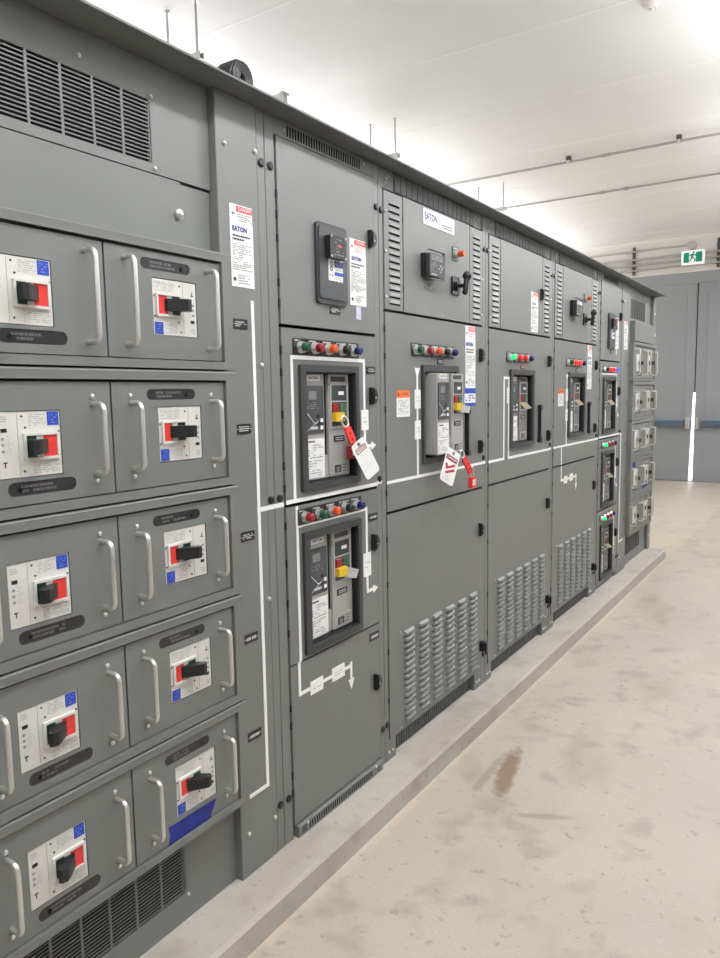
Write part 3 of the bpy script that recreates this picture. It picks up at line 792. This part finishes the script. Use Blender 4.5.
    latch(bd, 3.256+dy, 1.632); latch(bd, 3.250+dy, 1.202)
    q = MB().box(0, .018, 3.086+dy, 3.100+dy, 1.19, 1.365, BLACK, .003)
    q.cyl((0,3.093+dy,1.371),(.022,3.093+dy,1.371),.014,BLACK,14).cyl((0,3.093+dy,1.184),(.022,3.093+dy,1.184),.014,BLACK,14)
    part('shutter_lever', q, bd, 'black vertical lever')
    if i == 1:
        mimic(bd, [((2.396+dy,1.118),(2.582+dy,1.118)),((2.582+dy,1.118),(2.582+dy,1.531)),((2.582+dy,1.531),(2.645+dy,1.531)),((2.645+dy,1.531),(2.645+dy,1.118)),((2.645+dy,1.118),(3.275+dy,1.118))], .013, 0,
              [(2.622+dy,2.668+dy,1.402,1.482)])
    else:
        mimic(bd, [((2.396+dy,1.120),(3.275+dy,1.120)),((2.634+dy,1.120),(2.634+dy,1.54))], .012, 0,
              [(2.612+dy,2.660+dy,1.398,1.474),(2.612+dy,2.660+dy,1.273,1.349)], [(2.634+dy,1.562,'u',.022)])
        warning_label(bd, 2.468+dy, 2.572+dy, 1.368, 1.472, 0)
    mimic(t, [((3.291+dy,1.120),(3.314+dy,1.120))], .013, -.003)
    if i == 0:
        danger_label(bd, 3.090, 3.198, 1.480, 1.761, 0, 8)
        m = MB().box(0,.0012,3.080,3.199,1.398,1.478,WHITE).box(.001,.0018,3.080,3.199,1.455,1.478,BLUE).box(.001,.0018,3.080,3.199,1.398,1.412,BLUE)
        m.lines(3.09,3.19,1.418,1.45,3,NAVY,.0016,5,.7,.5)
        part('blue_edged_label', m, bd)
    if i == 2:
        danger_label(bd, 3.062+dy, 3.165+dy, 1.470, 1.761, 0, 9)
    # lower louvred door
    ld = door_panel(t, 'lower_door', Y0, Y1, .088, .995)
    hinges(ld, Y0-.003, (.9,.72,.45,.25))
    cols = [(2.502+.1250*k+dy, 2.502+.1250*k+.092+dy) for k in range(6)]
    part('louvre_bank', louvre_cols(cols, .115, .505, 15, 0, .0125, None, .74, (.92,.52)), ld)
    for (a,b) in ((2.475,.505),(3.245,.515),(2.475,.105),(3.245,.105)): screw(ld, a+dy, b, 0, .004)
    latch(ld, 3.256+dy, .800)
    q = MB().prism(rrect(3.250+dy,3.282+dy,.185,.235,.006,3), 0, .022, BLACK).box(.022,.034,3.258+dy,3.272+dy,.19,.23,BLACK)
    part('lower_latch', q, ld)
    if i == 2:
        mimic(ld, [((2.545+dy,.99),(2.545+dy,.905)),((2.545+dy,.905),(2.85+dy,.905)),((2.85+dy,.915),(2.85+dy,.86))], .012, 0,
              [(2.600+dy,2.665+dy,.880,.925),(2.715+dy,2.780+dy,.885,.930)], [(2.85+dy,.855,'d',.018)])
        mimic(bd, [((2.545+dy,1.11),(2.545+dy,1.01))], .012, 0)
    # open base with dark ribbed screen between the feet
    m = MB().box(-.15, -.035, 2.387+dy, 3.284+dy, 0, .086, DGREY)
    for k in range(44): yy = 2.395+dy+.02*k; m.box(-.035, -.030, yy, yy+.012, 0, .086, mat_band)
    part('base_screen', m, t)
    for (a,b) in ((2.36,2.44),(3.20,3.32)):
        f = part('foot', MB().box(-.08, -.004, a+dy, b+dy, 0, .086, GREY, .001), t)
        for c in (a+.025, a+.055): screw(f, c+dy, .035, -.004, .006)
    return t
mat_band = mat('ribbed_band_grey', (.105, .112, .112), .45)
mat_plate = mat('grey_nameplate', (.26, .26, .25), .5)
DRED2 = mat('dim_red_lamp', (.45, .02, .02), .25, emit=(1, .05, .04), es=.25)
for i in range(3): wide_section(i)

# drip shield across the whole lineup
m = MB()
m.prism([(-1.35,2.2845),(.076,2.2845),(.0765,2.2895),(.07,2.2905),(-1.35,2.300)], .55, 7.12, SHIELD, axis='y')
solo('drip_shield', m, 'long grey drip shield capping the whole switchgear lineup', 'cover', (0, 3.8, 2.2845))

# power circuit breakers
XB = -.016
power_breaker('recessed grey power breaker with yellow flag and red lockout, upper of the near narrow section', 1.898, 1.178, XB, w=.263, h=.35, flags=0)
power_breaker('recessed grey power breaker with yellow flag and grey flap, lower of the near narrow section', 1.898, .634, XB, w=.263, h=.35, flags=1)
power_breaker('grey power breaker drawn out in front of its charcoal bezel with tags', 2.7195, 1.201, .046, .19, w=.2495, h=.340, flags=1)
power_breaker('recessed power breaker with cream flap under the lit green lamp', 2.697+.966, 1.195, XB, w=.258, h=.345, flags=2)
power_breaker('recessed power breaker with cream flap beside the orange warning label, on the last wide section', 2.697+1.932, 1.195, XB, w=.258, h=.345, flags=2)
for nm, z in (('top',1.178),('middle',.634),('bottom',.095)):
    power_breaker('recessed power breaker with cream flap, %s of three in the far narrow section' % nm, 1.898+3.527, z, XB, w=.263, h=.35, flags=2)

# ------------------------------------------------------------------ lockout gear
def slab(m, c, u, v, n, w, h, th, r, mt, hole=None):
    """rounded slab centred c spanned by unit vectors u, v with thickness along n"""
    q = MB().prism(rrect(-w/2,w/2,-h/2,h/2,r,3), 0, th, mt, [disc(0,h/2-hole,.005,10)] if hole else [])
    c, u, v, n = Vector(c), Vector(u).normalized(), Vector(v).normalized(), Vector(n).normalized()
    q.v = [tuple(c+n*a+u*b+v*cc) for a,b,cc in q.v]
    return q
def local(q, c, u, v, n):
    c, u, v, n = Vector(c), Vector(u).normalized(), Vector(v).normalized(), Vector(n).normalized()
    q.v = [tuple(c+n*a+u*b+v*cc) for a,b,cc in q.v]; return q
def tag(label, c, ang, w, h, style, n0=(1,-.25,.1)):
    v = Vector((0, math.sin(ang), math.cos(ang))); n = Vector(n0).normalized()
    v = (v-n*v.dot(n)).normalized(); u = v.cross(n)
    if u.y < 0: u = -u
    t = thing('danger_tag', label, 'tag', c)
    part('card', local(MB().prism(rrect(-w/2,w/2,-h/2,h/2,.012,3), -.0004, .0006, WHITE, [disc(0,h/2-.014,.005,10)]), c, u, v, n), t)
    q = MB()
    if style == 0:
        q.prism(rect(-w*.36,w*.36,h*.20,h*.34), .0006, .0009, DRED, [rect(-w*.33,w*.33,h*.22,h*.32)])
        q.text('DANGER', 0, h*.27, h*.07, DRED, .001, bold=.01)
        q.lines(-w*.3,w*.3,-h*.3,h*.14,6,PALEINK,.001,3,.6,.15)
    else:
        q.box(.0005,.0009,-w*.42,w*.40,h*.16,h*.30,DRED); q.text('DANGER', 0, h*.23, h*.075, WHITE, .0012, bold=.01)
        q.prism([(-w*.36,-h*.10),(w*.26,h*.13),(w*.36,h*.08),(-w*.20,-h*.12)], .0006,.001,PRTR)
        q.prism([(-w*.30,-h*.22),(w*.30,-.01*h),(w*.40,-.06*h),(-w*.16,-h*.25)], .0006,.001,PRTR)
        q.prism([(-w*.40,h*.02),(-w*.26,h*.06),(-w*.10,-h*.08),(-w*.24,-h*.10)], .0006,.001,PRTR)
        q.lines(-w*.36,w*.36,-h*.44,-h*.28,4,GINK,.001,4,.8,.3)
    part('print', local(q, c, u, v, n), t)
    q = MB().prism(disc(0,h/2-.014,.009,14), -.001, .0014, STEEL, [disc(0,h/2-.014,.0055,14)])
    part('eyelet', local(q, c, u, v, n), t)
    return t
def padlock(label, c, w=.04, h=.045, shackle=.05, mt=DRED):
    t = thing('padlock', label, 'padlock', c)
    x, y, z = c
    q = MB().prism(rrect(y-w/2,y+w/2,z-h,z,.005,3), x-.010, x+.010, mt)
    part('lock_body', q, t)
    q = MB().box(x+.0095,x+.0106,y-w*.34,y+w*.30,z-h*.75,z-h*.25,WHITE); q.lines(y-w*.3,y+w*.26,z-h*.68,z-h*.32,3,DRED,x+.011,2,.9,.4)
    part('lock_sticker', q, t)
    r = w*.30; pts = [(x,y-r,z-.005),(x,y-r,z+shackle-r)]+[(x,y-r*math.cos(PI*k/8),z+shackle-r+r*math.sin(PI*k/8)) for k in range(1,8)]+[(x,y+r,z+shackle-r),(x,y+r,z-.005)]
    part('shackle', MB().tube(pts, .003, CHROME, 8), t)
    return t
def hasp(label, top, bot, mt=RED):
    t = thing('lockout_hasp', label, 'lockout hasp', top)
    a, b = Vector(top), Vector(bot); v = (a-b).normalized(); n = Vector((1,-.2,0)); n = (n-v*n.dot(v)).normalized(); u = v.cross(n); L = (a-b).length
    c = (a+b)/2
    q = MB().prism(rrect(-.015,.015,-L*.5,L*.12,.010,4), -.004, .004, mt, [disc(0,-L*.36,.005,8), disc(0,-L*.14,.005,8)])
    part('hasp_body', local(q, c, u, v, n), t)
    q = MB().tube([(0,.014*math.cos(2*PI*k/16),L*.12+.018+.020*math.sin(2*PI*k/16)) for k in range(16)], .0035, CHROME, 8, True)
    part('jaw', local(q, c, u, v, n), t)
    return t
tag('white danger tag hanging from the lockout on the upper near breaker', (.045, 2.172, 1.234), -.50, .075, .142, 0)
hasp('red lockout hasp hanging from the yellow flag of the upper near breaker', (.006, 2.092, 1.385), (.030, 2.118, 1.290))
padlock('dark red padlock behind the white tag on the upper near breaker', (.012, 2.142, 1.280), .050, .045, .035)
tag('white danger tag with red diagonal print hanging from the drawn-out breaker', (.072, 2.787, 1.150), .50, .088, .150, 1)
hasp('bright red lockout hasp hanging beside the red-printed danger tag', (.066, 2.885, 1.225), (.076, 2.985, 1.105))
padlock('red padlock dangling lowest below the drawn-out breaker', (.075, 3.002, 1.085), .045, .050, .045, RED)

# ------------------------------------------------------------------ on top of the lineup and the ceiling
m = MB()
pts = []; n = 130
for k in range(n+1):
    th = 2*PI*5*k/n; r = .043-.0068*th/(2*PI)
    pts.append((-.075-.002*k/n, 1.722+r*math.cos(th-.6), 2.388+r*1.05*math.sin(th-.6)))
m.tube(pts, .0047, BLACK, 8)
for q in range(5):
    m.tube([(-.083-.012*q,1.722+.0425*math.cos(PI*2*k/30),2.388+.0445*math.sin(PI*2*k/30)) for k in range(30)], .0068, BLACK, 8, True)
m.tube([(-.10,1.765,2.388),(-.10,1.767,2.34),(-.10,1.775,2.302)], .009, BLACK, 8)
solo('flexible_conduit', m, 'black flexible hose coiled up on top of the drip shield', 'hose', (-.1, 1.722, 2.30))
def strut_thing(name, label, y, x0, x1, z, rods, group):
    t = thing(name, label, 'hanger', ((x0+x1)/2, y, z), group)
    q = MB().prism([(y-.02,z),(y+.02,z),(y+.02,z+.041),(y+.012,z+.041),(y+.012,z+.036),(y+.016,z+.036),(y+.016,z+.004),(y-.016,z+.004),(y-.016,z+.036),(y-.012,z+.036),(y-.012,z+.041),(y-.02,z+.041)], x0, x1, STEEL)
    part('strut', q, t)
    for x in rods:
        part('rod', MB().cyl((x,y,z-.02),(x,y,ZC),.008,STEEL,10).cyl((x,y,ZC-.012),(x,y,ZC),.018,CHROME,10), t)
        part('nut', MB().cyl((x,y,z+.041),(x,y,z+.055),.014,CHROME,6), t)
    return t
HG = 'trapeze hangers above the switchgear'
strut_thing('trapeze_hanger', 'pair of steel ceiling rods with strut above the near panelboard', 3.58, -2.39, -2.05, 3.585, (-2.347,-2.088), HG)
strut_thing('trapeze_hanger', 'pair of steel ceiling rods with strut above the narrow near section', 6.05, -2.39, -2.05, 3.600, (-2.352,-2.086), HG)
strut_thing('trapeze_hanger', 'pair of steel ceiling rods with strut above the lit green lamp section', 8.59, -2.39, -2.05, 3.625, (-2.40,-2.082), HG)
q = MB().cyl((-2.7,4.46,3.66),(-2.7,4.46,ZC),.006,STEEL,8)
q.prism([(4.44,3.60),(4.48,3.60),(4.48,3.665),(4.44,3.665)], XL, -2.085, STEEL)
q.box(-2.11,-2.075,4.425,4.495,3.655,3.667,STEEL).box(XL, XL+.006, 4.40, 4.52, 3.50, 3.72, STEEL)
solo('strut_bracket', q, 'short steel channel end showing above the shield, right of the black hose', 'bracket', (-2.3, 4.46, 3.60))
# surface conduits across the ceiling
def clamp(t, x, y, z):
    q = MB().box(x-.022, x+.022, y-.03, y+.03, ZC-.04, ZC, DGREY).box(x-.014, x+.014, y-.022, y+.022, z-.02, z+.02, CHROME)
    part('clamp', q, t)
t = thing('ceiling_conduit', 'steel conduit with two clamps running across the ceiling, nearer one', 'conduit', (0, 8.10, ZC-.06), 'conduits across the ceiling')
part('pipe', MB().tube([(-2.62,8.085,3.60),(-2.62,8.085,3.85),(-2.60,8.085,3.885),(-2.55,8.085,3.892),(XR,8.085,3.892)], .013, CONDUIT, 10), t)
part('coupling', MB().cyl((-.78,8.085,3.892),(-.70,8.085,3.892),.018,CONDUIT,10), t)
for x in (-1.135, -.035, 1.05): clamp(t, x, 8.085, 3.892)
t = thing('ceiling_conduit', 'thin steel conduit running across the ceiling, farther one', 'conduit', (0, 9.70, ZC-.03), 'conduits across the ceiling')
part('pipe', MB().tube([(-2.7,9.70,ZC-.016),(XR,9.70,ZC-.016)], .010, CONDUIT, 10), t)
for x in (-.93, -1.22, .15): part('coupling', MB().box(x-.03, x+.03, 9.682, 9.718, ZC-.03, ZC, CONDUIT), t)
q = MB().tube([(-2.35,8.30,3.70),(-2.30,8.30,3.63),(-2.22,8.30,3.60),(-2.15,8.30,3.625),(-2.12,8.30,3.68)], .014, DGREY, 8)
# smoke detector
t = thing('smoke_detector', 'white round smoke detector on the ceiling', 'smoke detector', (.29, 5.27, ZC))
part('base', MB().cyl((.29,5.27,ZC-.02),(.29,5.27,ZC),.058,WALLW,24), t)
part('head', MB().cyl((.29,5.27,ZC-.05),(.29,5.27,ZC-.02),.032,WALLW,24,.05).cyl((.29,5.27,ZC-.062),(.29,5.27,ZC-.05),.012,WALLW,14), t)
# conduits on the end wall above the doors
g = 'conduits on the end wall above the doors'
for nm, z0, z1, x0, x1, r in (('top wall conduit ending at the grey junction box',3.775,3.790,-2.6,-.79,.017),
                       ('second wall conduit, passing behind the exit sign',3.640,3.665,-2.6,XR,.020),
                       ('third wall conduit, passing behind the lower half of the exit sign',3.555,3.565,-2.6,XR,.020),
                       ('lowest wall conduit just above the white ledge',3.468,3.480,-2.6,XR,.018)):
    t = thing('wall_conduit', 'grey '+nm, 'conduit', (0, YE-.03, z0), g)
    part('pipe', MB().tube([(x0,YE-.055,z0),((x0+x1)/2,YE-.055,(z0+z1)/2),(x1,YE-.055,z1)], r, CONDUIT, 10), t)
    part('coupling', MB().cyl((-1.78,YE-.055,z0),(-1.70,YE-.055,z0),r*1.35,CONDUIT,10), t)
for x, l in ((-1.65,'dark vertical strut holding the wall conduits left of the exit sign'),(-.345,'dark vertical strut at right edge holding the wall conduits')):
    q = MB().box(x-.022, x+.022, YE-.034, YE, 3.40, 3.86, DGREY)
    for z in (3.78,3.65,3.56,3.475):
        q.box(x-.03, x+.03, YE-.078, YE-.034, z-.027, z-.021, DGREY)
    solo('wall_strut', q, l, 'strut', (x, YE, 3.40), 'struts holding the wall conduits')
t = thing('junction_box', 'grey round junction box above the exit sign', 'junction box', (-.745, YE-.03, 3.785))
part('box', MB().cyl((-.745,YE-.085,3.785),(-.745,YE,3.785),.072,STEEL,8), t)
part('cover', MB().cyl((-.745,YE-.092,3.785),(-.745,YE-.085,3.785),.065,STEEL,20), t)
# exit sign
sx0, sx1, sz0, sz1, sy = -.882, -.535, 3.466, 3.690, YE-.13
t = thing('exit_sign', 'green and white running-man exit sign above the double doors', 'exit sign', (-.71, sy, sz0))
part('housing', MB().prism(rrect(sx0,sx1,sz0,sz1,.02,4), sy, sy+.05, SIGNW, axis='y').box(-.74,-.68,sy+.05,YE,3.56,3.60,STEEL), t)
a, b = sx0+.035, sx1-.035; z0, z1 = sz0+.035, sz1-.03; w = b-a
part('pictogram_panel', MB().box(a, a+w*.29, sy-.004, sy+.001, z0, z1, GREENS).box(b-w*.34, b, sy-.004, sy+.001, z0, z1, GREENS), t)
q = MB(); cx = a+w*.48; zc = (z0+z1)/2; S = .165
def mp(pts): return [(cx+p[0]*S, zc+p[1]*S) for p in pts]
q.prism(disc(cx+.10*S, zc+.46*S, .10*S, 10), sy-.004, sy, GREENS, axis='y')
for pts in ([(-.08,.34),(.14,.34),(.06,-.02),(-.14,-.02)], [(.10,.34),(.36,.16),(.30,.08),(.08,.22)], [(-.08,.34),(-.36,.18),(-.30,.10),(-.06,.22)],
            [(-.12,0),(.06,0),(.30,-.22),(.20,-.50),(.10,-.46),(.18,-.22)], [(-.14,0),(.0,-.04),(-.14,-.34),(-.46,-.42),(-.46,-.32),(-.22,-.26)]):
    q.prism(mp(pts), sy-.004, sy, GREENS, axis='y')
part('running_man', q, t)

# ------------------------------------------------------------------ luminaires
def lum(label, x, y, z, L=1.3, up=40, down=60, hung=True):
    t = thing('strip_light', label, 'light', (x, y, z), 'strip lights of the room')
    part('housing', MB().box(x-.05, x+.05, y-L/2, y+L/2, z, z+.05, WALLW), t)
    part('tube', MB().cyl((x,y-L/2+.02,z-.015),(x,y+L/2-.02,z-.015),.018,LAMPM,12), t)
    for yy in (y-L/2+.1, y+L/2-.1):
        if hung is True: part('rod', MB().cyl((x,yy,z+.05),(x,yy,ZC),.006,STEEL,8), t)
    if hung is False:
        a, b = (XL-.01, x-.045) if x < 0 else (x+.045, XR+.01)
        part('wall_bracket', MB().box(a, b, y-.25, y+.25, z-.02, z+.06, STEEL), t)
    for nm, dz, en, rot in (('up',.07,up,PI),('down',-.05,down,0.)):
        if not en: continue
        ld = bpy.data.lights.new('strip_light_'+nm, 'AREA'); ld.shape = 'RECTANGLE'; ld.size = .12; ld.size_y = L; ld.energy = en; ld.color = (.965, .985, 1)
        o = bpy.data.objects.new('lamp_emitter', ld); C.objects.link(o); o.parent = t
        o.location = (0, 0, dz); o.rotation_euler = (rot, 0, 0)
AU, AD, BU, BD, RU, RD = 9., 30., 27., 4., 62., 2.
YS = (-1.2, 1.1, 3.4, 5.7, 8.0, 10.6)
NM = ('behind the camera', 'first', 'second', 'third', 'last')
for i, y in enumerate(YS):
    lum('white strip light over the aisle, %s' % ('nearest the entrance wall','above the near panelboard front','level with the wide sections','level with the far narrow section','just past the end of the lineup','nearest the double doors')[i], .95, y, 3.17, 1.5, AU, AD)
for y, l in ((1.6, 'nearest the entrance'), (4.3, 'behind the wide sections'), (7.0, 'behind the far narrow section'), (9.7, 'past the end of the lineup'), (12.0, 'nearest the end wall')):
    lum('added unseen ceiling-wash strip light on the left wall, %s' % l, XL+.16, y, 2.75, 1.5, BU, BD, False)  # unseen wall uplights, added to brighten the ceiling broadly behind the lineup
for y, l in ((-1.5, 'nearest the entrance'), (1.2, 'facing the near panelboard'), (3.9, 'facing the wide sections'), (6.6, 'facing the far panelboard'), (9.3, 'past the end of the lineup'), (11.9, 'nearest the end wall')):
    lum('added unseen ceiling-wash strip light on the right wall, %s' % l, XR-.16, y, 2.75, 1.5, RU, RD, False)  # unseen uplights added on this wall to even out the ceiling brightness

w = bpy.data.worlds.new('world'); bpy.context.scene.world = w; w.use_nodes = True
bg = w.node_tree.nodes['Background']; bg.inputs[0].default_value = (.92, .96, 1, 1); bg.inputs[1].default_value = 6.

# ------------------------------------------------------------------ camera
f_px = 733.99; yaw, pitch, roll = .58221574, .1140962, .01681328
ca, sa = math.cos(yaw), math.sin(yaw); cb, sb = math.cos(pitch), math.sin(pitch)
fwd = Vector((-sa*cb, ca*cb, -sb)); right = Vector((ca, sa, 0)); down = fwd.cross(right)
r2 = math.cos(roll)*right+math.sin(roll)*down; d2 = -math.sin(roll)*right+math.cos(roll)*down
cd = bpy.data.cameras.new('camera'); cam = bpy.data.objects.new('camera', cd); C.objects.link(cam)
M = Matrix.Identity(4)
for i in range(3): M[i][0] = r2[i]; M[i][1] = -d2[i]; M[i][2] = -fwd[i]
M[0][3], M[1][3], M[2][3] = 1.45, 0, 1.457+ZO
cam.matrix_world = M
cd.sensor_fit = 'VERTICAL'; cd.sensor_height = 36; cd.lens = f_px*36/958; cd.clip_start = .05
sc = bpy.context.scene; sc.camera = cam
vs = sc.view_settings; vs.view_transform = 'Standard'; vs.look = 'None'; vs.exposure = 0.; vs.gamma = 1; vs.use_curve_mapping = False
sc.cycles.use_denoising = True; sc.cycles.max_bounces = 10; sc.cycles.diffuse_bounces = 6
sc.cycles.sample_clamp_indirect = 6
